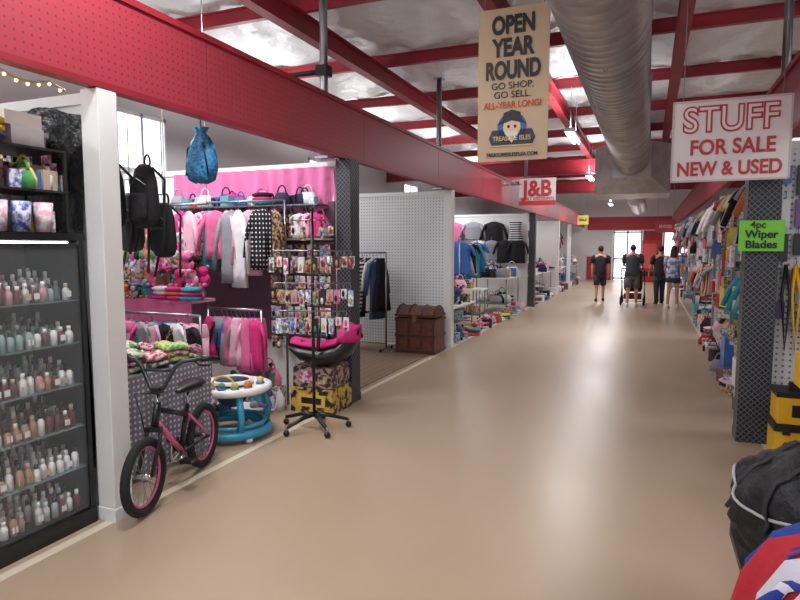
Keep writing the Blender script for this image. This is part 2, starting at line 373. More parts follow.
for i,z in enumerate(shz):
    row=[R.choice(bc) for _ in range(40)]
    for y in [.97+.047*k for k in range(31)]:
        for q,x in enumerate((-3.0,-3.08,-3.16,-3.24)):
            if R.random()<.94:
                h=R.uniform(.09,.13)*(1+.12*q); bottle(b,x+R.uniform(-.008,.008),y,z+.001,h,.019,row[int((y-.9)/.1)] if R.random()<.6 else R.choice(bc),R.choice(caps))
                if q==0 and R.random()<.5: b.box((x+.02,y,z+.035),(.003,.03,.032),R.choice((pl[4],pl[10])))
b.done()
b=B('cabinet_top_goods')
shm=M('darkshelf',(40,34,34),r=.5)
for i in range(8): b.cyl((-3.01,1.4+.125*i,1.675),(-3.01,1.4+.125*i,1.83),.04,R.choice(cards+[whitep]),.05)
clutter(b,-3.3,-3.1,1.3,2.38,1.675,22,'xbcxx',.12,.18)
for z in(1.90,2.12):
    b.bb(-3.36,-2.99,1.2,2.42,z-.012,z,shm)
    for yy in(1.21,2.41):
        for xx in(-3.33,-3.0): b.box((xx,yy,(z+z-.22)/2),(.015,.015,.22),shm)
clutter(b,-3.1,-3.03,1.3,2.38,1.901,26,'xbxcxg',.08,.14); clutter(b,-3.28,-3.15,1.3,2.38,1.901,16,'xxx',.13,.19)
b.box((-3.12,2.22,2.17),(.2,.18,.10),M('clearbox',(205,208,212),r=.2)).box((-3.12,2.2,2.255),(.2,.2,.07),whitep)
clutter(b,-3.2,-3.05,1.4,2.05,2.121,16,'xxbtg',.09,.14)
for i in range(14): b.box((-3.1-.04*i,2.44,1.95+.07*(i%4)),(.07,.01,.09),R.choice(cards))
b.done()
b=B('string_lights'); pts=[(-2.92,1.2+.03*i,2.455-.03*abs(math.sin(i*.35))) for i in range(40)]
b.tube(pts,.008,pl[10],5)
wl=M('warm_led',(255,200,120),e=8)
for q in pts[::2]: b.sph(Vector(q)-Vector((0,0,.012)),.008,wl,6)
b.done()

# ------------------------------------------------------------------ stall 2
b=B('pink_wall_drape'); vs=[];fs=[];n=90
for i in range(n+1):
    x=-5.0+2.05*i/n; sw=.08*abs(math.sin(i*pi/22))
    for k,z in enumerate((2.40,2.22,2.0-sw)): vs.append((x,5.40-.02*math.sin(i*.9)-.015*k*math.sin(i*.55),z))
for i in range(n):
    for k in(0,1): a=i*3+k; fs.append((a,a+3,a+4,a+1))
b.add(vs,fs,pinkw,True); b.bb(-5.0,-2.95,5.41,5.43,.6,2.05,fab('mauve_backing',(110,80,98))).done()
b=B('wall_accessory_cards')
for r_,z in enumerate((1.55,1.39,1.23,1.07,.91,.75,.59)):
    for k in range(10):
        x=-3.64+.074*k
        b.box((x,5.33-.02*(k%2),z),(.06,.006,.13),R.choice(cards),(.08,0,R.uniform(-.1,.1))).sph((x,5.32-.02*(k%2),z-.02),(.02,.012,.03),R.choice(pl+[whitep,whitep]),8)
    b.cyl((-3.68,5.36,z+.08),(-2.93,5.36,z+.08),.006,metal,n=6)
b.done()
b=B('wall_shelf_hats')
b.bb(-3.65,-2.95,5.16,5.39,1.66,1.68,whitep)
for k in range(6): m=R.choice(girl); x=-3.56+.12*k; b.sph((x,5.25,1.74),(.07,.09,.06),m,10).cyl((x,5.22,1.70),(x,5.22,1.712),.10,m)
clutter(b,-3.6,-3.0,5.24,5.35,1.75,16,'gxpx',.08,.14,girl)
b.bb(-4.9,-3.0,5.16,5.39,2.0,2.015,metal)
clutter(b,-4.85,-3.05,5.22,5.33,2.016,34,'gxgtx',.06,.13,P(2,5,0,1,4,13,9,8,11))
for k in range(5): b.sph((-4.35+.17*k,5.25,2.07),(.05,.05,.05),pl[[7,2,1,4,6][k]],8)
for k in range(7): # small garments clipped to the shelf front
    shirt(b,-3.55+.09*k,5.14,1.92,R.choice(P(10,0,13,1,11,14)),(1,.3),.15,.24,.3,.02)
b.done()
b=B('hanging_girls_clothes')
b.cyl((-5.2,5.08,2.05),(-3.32,5.08,2.05),.012,metal)
for x in(-5.2,-3.32): b.cyl((x,5.08,0),(x,5.08,2.05),.012,metal)
for i,(x,k,m,h) in enumerate([(-5.1,'s',0,.5),(-4.95,'s',4,.5),(-4.82,'d',0,.6),(-4.7,'s',1,.5),(-4.58,'s',13,.6),(-4.46,'s',10,.55),(-4.32,'s',17,.45),(-4.22,'d',5,.6),(-4.12,'s',0,.5),(-4.02,'s',10,.6),(-3.94,'s',8,.74),(-3.83,'s',1,.78),(-3.74,'s',10,.66),(-3.64,'s',15,.6),(-3.54,'s',15,.58),(-3.45,'s',14,.62)]):
    (shirt if k=='s' else dress)(b,x,5.08-.03*(i%3),1.96,pal[m],(1,.45*(-1)**i),.25,h,**({'sl':.72} if k=='s' else {}))
b.done()
def minirack(x0,x1,y,h,n,pp,gw=.24,gh=.42,dy=.03):
    b=B('low_clothes_rack')
    for x in(x0,x1): b.cyl((x,y,0),(x,y,h),.014,metal).cyl((x,y-.1,.02),(x,y+.1,.02),.014,metal)
    b.cyl((x0,y,h),(x1,y,h),.014,metal)
    for i in range(n):
        x=x0+.05+(x1-x0-.1)*i/(n-1); m=R.choice(pp); r_=R.random()
        u=(.75,.65*(1 if i%3 else -.3))
        (shirt if r_<.65 else dress if r_<.8 else pants)(b,x,y-dy+dy*(i%3),h-.08,m,u,gw,R.uniform(gh*.8,gh*1.15))
    b.done()
minirack(-4.95,-3.66,4.22,.98,26,P(1,2,11,0,9,1,10,11,5,18,8,14,1,13),.22,.42)
minirack(-3.94,-3.32,4.66,1.0,16,P(2,1,11,0,13,5,1,10,8,11),.2,.45)
minirack(-5.5,-4.0,3.1,1.25,26,P(11,9,4,0,8,1,18,5,13),.26,.6)
b=B('toy_display_table'); b.bb(-5.3,-4.0,4.5,4.84,1.05,1.08,pal[10])
b.bb(-5.3,-4.0,4.49,4.5,.75,1.08,pal[0])
for x in(-5.2,-4.05):
    for y in(4.54,4.8): b.cyl((x,y,0),(x,y,1.05),.015,metal)
T_=P(0,10,1,5,13,12,3,8,11,0,13,14)
clutter(b,-5.2,-4.0,4.52,4.76,1.08,54,'pppxct',.09,.14,T_)
clutter(b,-5.2,-4.02,4.58,4.76,1.2,40,'ppxp',.10,.15,T_)
clutter(b,-5.2,-4.05,4.62,4.76,1.34,30,'ppx',.12,.15,T_)
b.done()
b=B('plush_toys_hanging')
b.cyl((-4.9,4.4,1.98),(-3.7,4.4,1.98),.01,metal)
for x in(-4.9,-3.7): b.cyl((x,4.4,1.98),(x,4.4,3.3),.003,metal,n=5)
for i in range(30):
    x=-4.87+.028*i; z=R.uniform(1.3,1.8); b.cyl((x,4.4+.04*(i%2),1.98),(x,4.4+.04*(i%2),z+.12),.002,metal,n=4)
    if i%3: plush(b,x,4.4+.04*(i%2),z,R.uniform(.06,.11),R.choice(girl),R.choice(girl))
    else: b.box((x,4.4,z),(.08,.02,.14),R.choice(cards),(0,0,.3))
for i in range(10):
    x=-4.55+.06*i; m=pl[[3,0,2,3,5,7,3,8,3,5][i]]
    b.tube([(x,4.1,2.05),(x-.022,4.1,1.8),(x,4.1,1.55),(x+.022,4.1,1.8),(x,4.1,2.05)],.008,m,6)
    b.sph((x,4.1,1.52),(.035,.02,.05),m,8)
b.cyl((-4.6,4.1,2.05),(-3.9,4.1,2.05),.01,metal)
for x in(-4.6,-3.9): b.cyl((x,4.1,2.05),(x,4.1,3.3),.003,metal,n=5)
b.done()
b=B('floor_toys_and_bags'); R.seed(9)
clutter(b,-3.98,-3.68,3.85,3.98,0,8,'pgxpt',.12,.2,girl)
clutter(b,-4.0,-3.3,4.47,4.56,0,12,'pgxst',.1,.18,girl)
clutter(b,-3.75,-3.35,4.80,4.92,0,20,'pgxpx',.16,.26,girl)
clutter(b,-3.7,-3.35,4.84,4.92,.22,16,'pgxpx',.14,.2,girl)
b.done()
def backpack(nm,x,y,z,m,s=1,zs=1.2):
    b=B(nm)
    prof=[(0,.05,.03),(-.03,.09,.05),(-.12,.12,.07),(-.25,.135,.08),(-.36,.14,.085),(-.42,.11,.07),(-.44,.06,.04)]
    b.loft([[Vector((x+s*w*math.cos(2*pi*j/20)*(1+.05*math.sin(3*j)),y+s*d*math.sin(2*pi*j/20),z+s*t*zs)) for j in range(20)] for t,w,d in prof],m)
    b.loft([[Vector((x+s*w*math.cos(2*pi*j/16),y-.08*s+s*d*math.sin(2*pi*j/16),z+s*t*zs)) for j in range(16)] for t,w,d in[(-.2,.07,.02),(-.22,.10,.03),(-.36,.10,.03),(-.39,.08,.02)]],m)
    b.ringt((x,y+.03,z+.02),.03*s,.007,m,'y',12,ry=.06*s)
    for t in(-1,1): b.tube([(x+t*.04*s,y+.05*s,z-.02*s),(x+t*.12*s,y+.1*s,z-.12*s),(x+t*.1*s,y+.11*s,z-.3*s),(x+t*.13*s,y+.07*s,z-.45*s),(x+t*.16*s,y+.02,z-.72*s)],.012*s,m,6)
    b.tube([(x-.09*s,y-.075*s,z-.15*s*zs),(x,y-.09*s,z-.1*s*zs),(x+.09*s,y-.075*s,z-.15*s*zs)],.004,chrome,5)
    b.cyl((x,y,z+.06),(x,y,max(z+.1,2.46)),.004,metal,n=5); return b.done()
gn=M('grey_nylon',(44,44,50),r=.5)
backpack('backpack',-3.3,2.98,2.16,black,.85); backpack('backpack',-3.12,3.10,2.14,black,.8)
backpack('backpack',-3.38,3.22,1.97,gn,.78); backpack('backpack',-3.14,3.28,1.9,black,.72)
seq=M('blue_sequins',(24,84,150),r=.5,m=.15,col2=(60,146,185),kind='vor',s=.012,bump=.6,bs=18)
b=B('sequin_drawstring_bag'); x,y,z=-2.98,3.5,2.44
b.loft([[Vector((x+w*math.cos(2*pi*j/28)*(1+am*math.sin(7*2*pi*j/28)),y+w*.6*math.sin(2*pi*j/28)*(1+am*math.cos(6*2*pi*j/28)),z+t+.012*math.sin(j*1.7)*(t<-.05))) for j in range(28)] for t,w,am in[(0,.06,.2),(-.04,.035,.2),(-.08,.065,.14),(-.14,.1,.08),(-.22,.125,.04),(-.3,.13,.04),(-.36,.11,.03),(-.385,.05,.02)]],seq)
b.cyl((x,y,z-.03),(x,y,2.5),.005,blackp,n=5).tube([(x,y,z-.04),(x+.07,y-.06,z-.15),(x+.1,y-.05,z-.34)],.006,blackp,5).tube([(x,y,z-.04),(x-.09,y-.04,z-.15),(x-.1,y-.05,z-.34)],.006,blackp,5).done()
b=B('polka_dot_covered_table')
pd=fab('polka_cloth',(128,126,140),col2=(212,212,222),kind='dots',s=.04,th=.24)
b.bb(-3.95,-3.14,2.72,3.72,.70,.73,pd)
n=80;per=[]
for i in range(n+1):
    t=i/n*(.81+1.0); per.append(Vector((-3.95+t,2.72,0)) if t<.81 else Vector((-3.14,2.72+t-.81,0)))
vs=[];fs=[]
for i,q in enumerate(per):
    for k,z in enumerate((.73,.4,.04)): o=.012*k*math.sin(i*.8); vs.append((q.x+o+.01*k,q.y-abs(o)-.005*k,z))
for i in range(n):
    for k in(0,1): a=i*3+k; fs.append((a,a+3,a+4,a+1))
b.add(vs,fs,pd,True)
for x in(-3.9,-3.2):
    for y in(2.78,3.66): b.cyl((x,y,0),(x,y,.7),.018,metal)
b.done()
b=B('folded_blankets'); bl=[fab('bl%d'%i,c,col2=d,kind='noise',s=.035,th=.05) for i,(c,d) in enumerate([((96,158,112),(205,205,120)),((170,60,80),(220,205,195)),((90,150,80),(225,215,205)),((150,90,140),(215,200,100)),((205,200,200),(90,80,70)),((60,50,60),(200,120,160))])]
for i,(x,y) in enumerate([(-3.3,2.88),(-3.32,3.08),(-3.3,3.28),(-3.3,3.48),(-3.3,3.62),(-3.62,2.9),(-3.62,3.12),(-3.65,3.35),(-3.6,3.58)]):
    for j in range(2+(i%2)):
        m=bl[(i*2+j*3)%6]; b.loft([[Vector((x+w*math.cos(2*pi*k/20)*(1+.05*math.sin(5*k)),y+w*.6*math.sin(2*pi*k/20)*(1+.1*math.sin(3*k)),.745+.042*j+t+.012*math.sin(k*1.3+i))) for k in range(20)] for t,w in[(0,.13),(.008,.155),(.03,.15),(.045,.10)]],m)
b.done()

# bicycle
b=B('kids_bicycle'); bp_=M('bike_pink',(214,98,150),r=.35); tire=M('tire',(26,26,28),r=.8); barm=M('bike_bar',(60,60,66),r=.35,m=.5)
for x in(-.4,.4):
    b.ringt((x,0,.235),.205,.028,tire,'y',36); b.ringt((x,0,.235),.175,.009,bp_,'y',32,k=6); b.cyl((x,-.04,.235),(x,.04,.235),.02,chrome)
    for k in range(18):
        a=2*pi*k/18; b.cyl((x,.02*(-1)**k,.235),(x+.17*math.cos(a),0,.235+.17*math.sin(a)),.002,metal,n=4)
fr=[((.26,0,.5),(.22,0,.64),.022),((.235,0,.6),(-.15,0,.46),.017),((.25,0,.53),(-.06,0,.24),.019),((-.06,0,.24),(-.17,0,.52),.017)]
for i,(p_,q_,r_) in enumerate(fr): b.cyl(p_,q_,r_,bp_ if i==2 else blackp)
for s in(-.045,.045):
    b.cyl((-.06,s*.6,.24),(-.4,s,.235),.01,blackp); b.cyl((-.155,s*.4,.46),(-.4,s,.235),.01,bp_)
    b.tube([(.27,s*.9,.48),(.285,s,.43),(.4,s,.235)],.013,blackp)
b.box((.272,0,.485),(.03,.1,.03),blackp)
b.cyl((.24,0,.56),(.2,0,.71),.014,chrome).box((.215,0,.715),(.07,.05,.04),blackp)
for s in(-1,1):
    b.tube([(.22,0,.72),(.215,s*.04,.725),(.195,s*.11,.86),(.18,s*.15,.89),(.12,s*.23,.895),(.06,s*.28,.89)],.013,barm); b.cyl((.11,s*.24,.895),(.03,s*.31,.885),.019,blackp)
    b.tube([(.13,s*.2,.89),(.17,s*.25,.87),(.12,s*.3,.855)],.006,blackp,6)
    b.cyl((-.06,0,.24),(-.06+s*.11,s*.06,.24-s*.03),.01,chrome); b.box((-.06+s*.11,s*.1,.24-s*.03),(.07,.08,.02),blackp)
b.cyl((.2,-.1,.835),(.2,.1,.835),.009,barm)
b.ringt((-.06,-.03,.24),.075,.008,chrome,'y',20,k=5); b.box((-.2,-.05,.25),(.34,.012,.06),blackp)
b.cyl((-.17,0,.5),(-.19,0,.62),.012,chrome)
b.loft([[Vector((xx,w*math.cos(2*pi*k/14),.64+h*math.sin(2*pi*k/14)+dz)) for k in range(14)] for xx,w,h,dz in[(-.32,.04,.02,.02),(-.29,.085,.03,.015),(-.22,.09,.03,.005),(-.12,.04,.025,0),(-.05,.025,.015,0),(-.04,.01,.01,0)]],blackp)
b.tube([(-.12,-.03,.22),(-.13,-.13,.1),(-.13,-.17,.01)],.009,chrome,6)
b.tube([(.25,-.02,.7),(.34,-.08,.72),(.36,-.03,.6),(.3,-.04,.45)],.004,blackp,5)
b.done((-2.83,3.0,0),math.radians(-74))

# baby walker
b=B('baby_walker'); teal=M('teal_plastic',(52,150,184),r=.3); W=whitep
b.ringt((0,0,.07),.31,.035,teal,'z',36,ry=.3); b.ringt((0,0,.13),.28,.018,teal,'z',36)
for k in range(6): a=k*pi/3+.3; b.sph((.3*math.cos(a),.29*math.sin(a),.035),(.035,.035,.035),W,8)
for k in range(4):
    a=k*pi/2+.6; c,s=math.cos(a),math.sin(a); b.tube([(.29*c,.28*s,.1),(.33*c,.32*s,.22),(.27*c,.26*s,.38)],[.035,.028,.03],teal,8)
b.loft([[Vector((w*math.cos(2*pi*k/36),w*.92*math.sin(2*pi*k/36),z)) for k in range(36)] for z,w in[(.40,.25),(.385,.31),(.41,.345),(.445,.34),(.45,.32),(.44,.2),(.43,.18)]],W)
b.loft([[Vector((w*math.cos(2*pi*k/20),w*math.sin(2*pi*k/20)+.03,z)) for k in range(20)] for z,w in[(.47,.16),(.46,.14),(.3,.12),(.25,.07)]],fab('walker_seat',(60,80,110)))
b.ringt((0,.03,.465),.16,.018,whitep,'z',24)
for k,(x,y) in enumerate([(-.17,-.17),(-.08,-.23),(.02,-.25),(.12,-.22),(.2,-.14),(-.24,-.02),(.25,.02)]):
    b.sph((x,y,.48),(.03,.028,.03),pl[[0,2,3,2,8,6,2][k]],10); b.cyl((x,y,.44),(x,y,.465),.035,pl[[2,5,1,3,0,9,1][k]])
b.ringt((0,-.16,.47),.09,.009,pl[2],'y',14,ry=.07,a0=0,a1=pi)
b.done((-3.22,4.06,0),.3)

# rolling accessory stand
b=B('rolling_accessory_rack'); cx,cy=-2.66,4.48
U=Vector((.93,.37,0)); V=Vector((-.37,.93,0)); C=Vector((cx,cy,0))
for k in range(5):
    a=2*pi*k/5+.2; d=U*math.cos(a)+V*math.sin(a)
    b.tube([C+Vector((0,0,.13)),C+d*.12+Vector((0,0,.12)),C+d*.3+Vector((0,0,.07))],[.022,.02,.014],blackp,8)
    b.sph(C+d*.3+Vector((0,0,.028)),(.028,.028,.028),blackp,10); b.cyl(C+d*.3+Vector((0,0,.03)),C+d*.3+Vector((0,0,.09)),.008,metal,n=6)
b.cyl((cx,cy,.12),(cx,cy,1.9),.014,blackp)
b.sph((cx,cy,1.91),.02,blackp,8)
for z,w,n in[(1.56,.34,12),(1.28,.33,12),(1.04,.29,10),(1.82,.16,5)]:
    b.cyl(C-U*w+Vector((0,0,z)),C+U*w+Vector((0,0,z)),.008,metal,n=6)
    b.cyl(C-V*w*.6+Vector((0,0,z)),C+V*w*.6+Vector((0,0,z)),.008,metal,n=6)
    for i in range(n):
        for off in((-.04,.02) if z!=1.82 else (0,)):
            p_=C+U*(-w+2*w*i/(n-1))+V*(off+R.uniform(-.03,.02))+Vector((0,0,z-.01)); l=R.uniform(.10,.2); m=R.choice(cards+[pl[4],pl[7],pl[5],pl[10]])
            b.box(p_-Vector((0,0,l/2+.02)),(.045,.006,l*.7),m,(0,0,.38+R.uniform(-.4,.4))); b.sph(p_-Vector((0,.01,l*.7)),(.015,.01,.03),R.choice(pl+[blackp,whitep]),6); b.cyl(p_,p_-Vector((0,0,.04)),.002,metal,n=4)
b.done()

# boxes with infant car seat
bx=M('printed_box',(38,36,40),r=.5,col2=(205,170,80),kind='noise',s=.06,th=.04); bx2=M('printed_box2',(58,50,54),r=.5,col2=(190,155,145),kind='noise',s=.05,th=.05)
BX,BY=-2.94,5.1
b=B('cardboard_product_box'); b.box((BX,BY,.12),(.46,.4,.24),bx).box((BX,BY-.202,.12),(.3,.004,.12),pl[2]).box((BX,BY-.205,.12),(.22,.004,.06),pl[7]); b.done(bev=.004)
b=B('cardboard_product_box'); b.box((BX,BY,.346),(.42,.38,.2),bx2).box((BX-.05,BY-.192,.35),(.16,.004,.12),cards[0]).box((BX+.12,BY-.192,.33),(.1,.004,.1),cards[6]); b.done(bev=.004)
b=B('infant_car_seat')
prof=[(-.34,.06,.30,.22),(-.30,.16,.14,.24),(-.2,.2,.05,.22),(0,.21,.0,.2),(.15,.2,.03,.24),(.28,.18,.12,.34),(.36,.1,.26,.38)]
b.loft([[Vector((x,w*math.cos(2*pi*k/16),(z0+z1)/2+(z1-z0)/2*math.sin(2*pi*k/16))) for k in range(16)] for x,w,z0,z1 in prof],blackp)
b.loft([[Vector((x,w*.8*math.cos(2*pi*k/16),z1-.0+.035*math.sin(2*pi*k/16))) for k in range(16)] for x,w,z0,z1 in prof[1:]],pal[13])
b.ringt((0,0,.18),.2,.018,blackp,'x',16,ry=.28,a0=.0,a1=pi)
b.loft([[Vector((.18+.16*s_,.21*math.cos(a)*k_,.26+.17*math.sin(a)*k_)) for a in [pi*i/10 for i in range(11)]]+[Vector((.18+.16*s_,.19*math.cos(a)*k_,.26+.15*math.sin(a)*k_)) for a in [pi-pi*i/10 for i in range(11)]] for s_,k_ in[(0,1),(.5,.98),(1,.75),(1.2,.4)]],pal[13])
b.tube([(-.2,.1,.25),(-.05,.05,.2),(0,0,.22)],.012,black,6); b.tube([(-.2,-.1,.25),(-.05,-.05,.2),(0,0,.22)],.012,black,6)
b.done((BX+.07,BY-.07,.447),.25)

# ------------------------------------------------------------------ stall 3
tr=M('trunk_wood',(116,66,52),r=.45,col2=(84,42,32),kind='noise',s=.08,th=.2); trd=M('trunk_strap',(76,42,34),r=.4)
b=B('wooden_trunk'); w,d=.31,.22
b.bb(-w,w,-d,d,.0,.52,tr)
b.loft([[Vector((x,d*math.cos(pi*k/12),.54+.16*math.sin(pi*k/12))) for k in range(13)] for x in(-w,w)],tr,sm=False)
for x in(-.29,-.1,.1,.29):
    b.bb(x-.018,x+.018,-d-.012,d+.012,.0,.52,trd); b.ringt((x,0,.54),d+.004,.014,trd,'x',14,ry=.164,a0=0,a1=pi,k=6)
for z in(.03,.26,.5,.56): b.bb(-w-.012,w+.012,-d-.014,d+.014,z-.02,z+.02,trd)
b.box((0,-d-.02,.52),(.07,.02,.1),M('brass',(150,120,60),r=.35,m=.9)); b.done((-3.15,8.45,.012),-.02)
b=B('rolling_garment_rack')
for x in(-4.5,-3.65): b.cyl((x,8.3,.05),(x,8.3,1.5),.014,metal).cyl((x,8.1,.05),(x,8.5,.05),.014,metal).sph((x,8.1,.04),.028,blackp,8).sph((x,8.5,.04),.028,blackp,8)
b.cyl((-4.5,8.3,1.5),(-3.65,8.3,1.5),.014,metal).cyl((-4.5,8.3,.12),(-3.65,8.3,.12),.01,metal)
for i in range(13):
    x=-4.45+.06*i; (shirt if i%3 else dress)(b,x,8.3,1.42,pal[[11,9,8,18,16,11,2,9,16,11,1,18,11][i]],(.35,.94),.36,R.uniform(.8,.95))
b.done()

# ------------------------------------------------------------------ stall 4
b=B('shirts_displayed_on_wall')
for x,m,k in[(-4.95,0,'s'),(-4.4,8,'s'),(-3.82,11,'s'),(-3.25,16,'d'),(-5.4,4,'s')]:
    (shirt if k=='s' else dress)(b,x,15.85,2.25,pal[m],(1,.05),.55,.85)
for x,m in[(-4.7,18),(-4.2,1),(-3.5,11),(-3.15,11),(-3.85,8)]: shirt(b,x,15.7,1.75,pal[m],(1,.1),.42,.6)
b.done()
b=B('clothes_rack'); 
for y in(12.3,13.7): b.cyl((-3.7,y,0),(-3.7,y,1.75),.015,metal).cyl((-3.95,y,.02),(-3.45,y,.02),.015,metal)
b.cyl((-3.7,12.3,1.75),(-3.7,13.7,1.75),.015,metal)
rack_row(b,(-3.7,12.35),(-3.7,13.65),1.68,10,P(18,1,8,2,18,5,11),.75,.5,'ssd'); b.done()
def table(nm,x0,x1,y0,y1,h,n,kinds,smin=.08,smax=.18,pls=None,seed=1,bx=None,extra=None):
    b=B(nm); R.seed(seed); b.bb(x0,x1,y0,y1,h-.03,h,whitep)
    for x in(x0+.05,x1-.05):
        for y in(y0+.05,y1-.05): b.cyl((x,y,0),(x,y,h-.03),.016,metal)
    b.bb(x0+.05,x1-.08,y0+.05,y1-.05,.22,.24,metal); clutter(b,x0+.15,x1-.15,y0+.1,y1-.1,.24,n//2,'xxgtb',.1,.2,pls,bx)
    clutter(b,x0+.1,x1-.1,y0+.1,y1-.1,h,n,kinds,smin,smax,pls,bx)
    if extra: clutter(b,x1-.02,x1+.12,y0,y1,0,extra,'xxgtsx',.14,.26,pls,bx)
    return b.done()
table('toy_table',-3.9,-3.05,9.6,11.2,.55,36,'xpxsbt',.1,.24,None,3)
table('toy_table',-3.8,-3.0,11.5,12.0,.75,14,'xgp',.1,.2,None,4)
table('handbag_table',-3.9,-3.0,13.9,15.4,.85,32,'ggxg',.12,.26,P(11,9,1,8,3,11),5)
b=B('floor_toys'); clutter(b,-3.0,-2.88,9.2,15.5,0,40,'xpxsgtx',.1,.22,None,cards+pl); b.done()
b=B('play_hoop_toys'); 
for y,r_,m in[(9.3,.24,pl[3]),(9.42,.2,pl[2])]: b.ringt((-3.3,y,r_+.02),r_,.016,m,'y',26)
b.done()
mp=P(1,8,11,2,9,1,3,10,18,8,5)
for k,(ya,yb) in enumerate([(16.4,18.4),(18.8,20.6),(21.5,24),(24.5,28.5)]):
    table('market_table',-3.6,-2.95,ya,yb,.8,int(36*(yb-ya)/2),'xgxxcbtx',.12,.34,mp,10+k,muted+cards,int(7*(yb-ya)))
    b=B('hanging_stock_row'); b.cyl((-3.95,ya,2.25),(-3.95,yb,2.25),.014,metal)
    for y in(ya,yb): b.cyl((-3.95,y,0),(-3.95,y,2.25),.014,metal)
    rack_row(b,(-3.95,ya+.1),(-3.95,yb-.1),2.18,int(6*(yb-ya)),mp,.7,.52,'ssd'); b.done()
post(-2.93,-2.8,24.2,24.35,2.46,white,'white_stall_post')

# ------------------------------------------------------------------ right side
pr=P(1,11,8,9,2,18,1,11,3,10,8,0,12,6,5)
for k,(ya,yb) in enumerate([(6.1,8.6),(8.9,11.3),(12,15),(15.6,19.6),(20.3,27)]):
    R.seed(30+k)
    b=B('stocked_sales_rack')
    if k in(1,3):
        for y in(ya,yb):
            for x in(1.04,1.5): b.bb(x-.02,x+.02,y-.02,y+.02,0,1.45,metal)
        sb=M('shelfboard%d'%k,(190,188,184),r=.5)
        for z in(.25,.65,1.05,1.42):
            b.bb(1.02,1.52,ya,yb,z-.02,z,sb)
            clutter(b,1.1,1.42,ya+.1,yb-.1,z,int(18*(yb-ya)/2),'xxbtgxc',.14,.3,pr,muted)
    else:
        b.cyl((1.24,ya,1.32),(1.24,yb,1.32),.014,metal)
        for y in(ya,yb): b.cyl((1.24,y,0),(1.24,y,1.32),.012,metal)
        rack_row(b,(1.24,ya+.1),(1.24,yb-.1),1.25,int(6*(yb-ya)),pr,.6,.5,'ssp')
        clutter(b,1.08,1.4,ya,yb,0,int(9*(yb-ya)),'xxtgxx',.2,.34,pr,muted)
    b.cyl((1.24,ya,2.4),(1.24,yb,2.4),.014,metal)
    for y in(ya,yb): b.cyl((1.24,y,1.32),(1.24,y,2.44),.012,metal)
    rack_row(b,(1.24,ya+.1),(1.24,yb-.1),2.32,int(6*(yb-ya)),pr,.7,.6 if k<3 else .5,'ssp')
    for i in range(int(9*(yb-ya))):
        y=R.uniform(ya+.1,yb-.1); z=R.uniform(.4,2.25); b.box((.96+.02*(k>2),y,z),(.04,R.uniform(.08,.2),R.uniform(.12,.3)),R.choice(muted+cards+[pl[4],pl[7],pl[2]]),(0,0,R.uniform(-.3,.3)))
    b.done()
b=B('floor_merchandise'); R.seed(50)
clutter(b,.9,.96,6.2,11,0,18,'xxtgx',.12,.2,pr,muted)
b.box((.94,7.2,.2),(.1,.3,.4),pl[4]).box((.94,8.3,.25),(.1,.4,.5),pl[1]).box((.92,6.4,.2),(.14,.36,.4),M('clearbin',(190,205,215),r=.2)); b.done()
tb=M('toolbox_black',(28,28,30),r=.45)
b=B('yellow_toolbox_stack')
tx,ty=1.1,5.14
b.box((tx,ty,.13),(.4,.28,.26),yellow).box((tx,ty,.28),(.42,.3,.05),tb)
b.box((tx,ty,.41),(.38,.27,.2),yellow).box((tx,ty,.525),(.4,.28,.04),tb).box((tx,ty,.57),(.2,.05,.06),tb).box((tx,ty-.137,.41),(.2,.008,.09),tb).box((tx,ty-.142,.14),(.22,.008,.1),tb)
for t in(-.13,.13): b.box((tx+t,ty-.15,.27),(.05,.02,.07),tb)
b.done(bev=.006)
b=B('tool_display_table'); b.bb(1.02,2.3,3.5,4.85,.62,.65,tb)
for x in(1.07,2.25):
    for y in(3.55,4.8): b.cyl((x,y,0),(x,y,.62),.02,metal)
R.seed(61); clutter(b,1.15,2.2,3.6,4.7,.65,20,'xxb',.14,.26,None,muted)
b.box((1.1,4.7,.77),(.28,.22,.22),yellow).box((1.1,4.7,.90),(.12,.03,.05),tb).box((1.1,4.585,.77),(.16,.006,.08),tb)
b.box((1.12,4.4,.74),(.2,.2,.16),yellow).box((1.12,4.4,.84),(.2,.2,.04),tb)
b.box((1.2,4.1,.72),(.28,.36,.14),tb).box((1.2,4.1,.82),(.26,.3,.05),pl[0])
b.bb(1.1,2.2,3.7,4.7,.2,.22,tb); clutter(b,1.2,2.1,3.7,4.6,.22,10,'xx',.18,.3,None,muted); b.done()
b=B('pegboard_hanging_tools'); R.seed(62)
for i in range(12):
    x=1.03+.1*i
    for z in(2.25,1.98,1.7,1.42,1.14):
        m=R.choice([pl[7],pl[10],pl[6],pl[4],pl[7],cards[7],cards[8],pl[2],pl[0],pl[1]]); l=R.uniform(.12,.24); b.box((x,5.79,z-l/2),(.06,.03,l),m); b.cyl((x,5.8,z-.02),(x,5.8,z+.06),.004,metal,n=5)
for i in range(6):
    x=1.04+.07*i; b.tube([(x,5.72,1.45),(x-.02,5.70,1.2),(x+.02,5.70,.75),(x+.04,5.70,1.2),(x,5.72,1.45)],.014,[pl[7],yellow,pl[7],yellow,pl[6],pl[7]][i],6)
b.done()
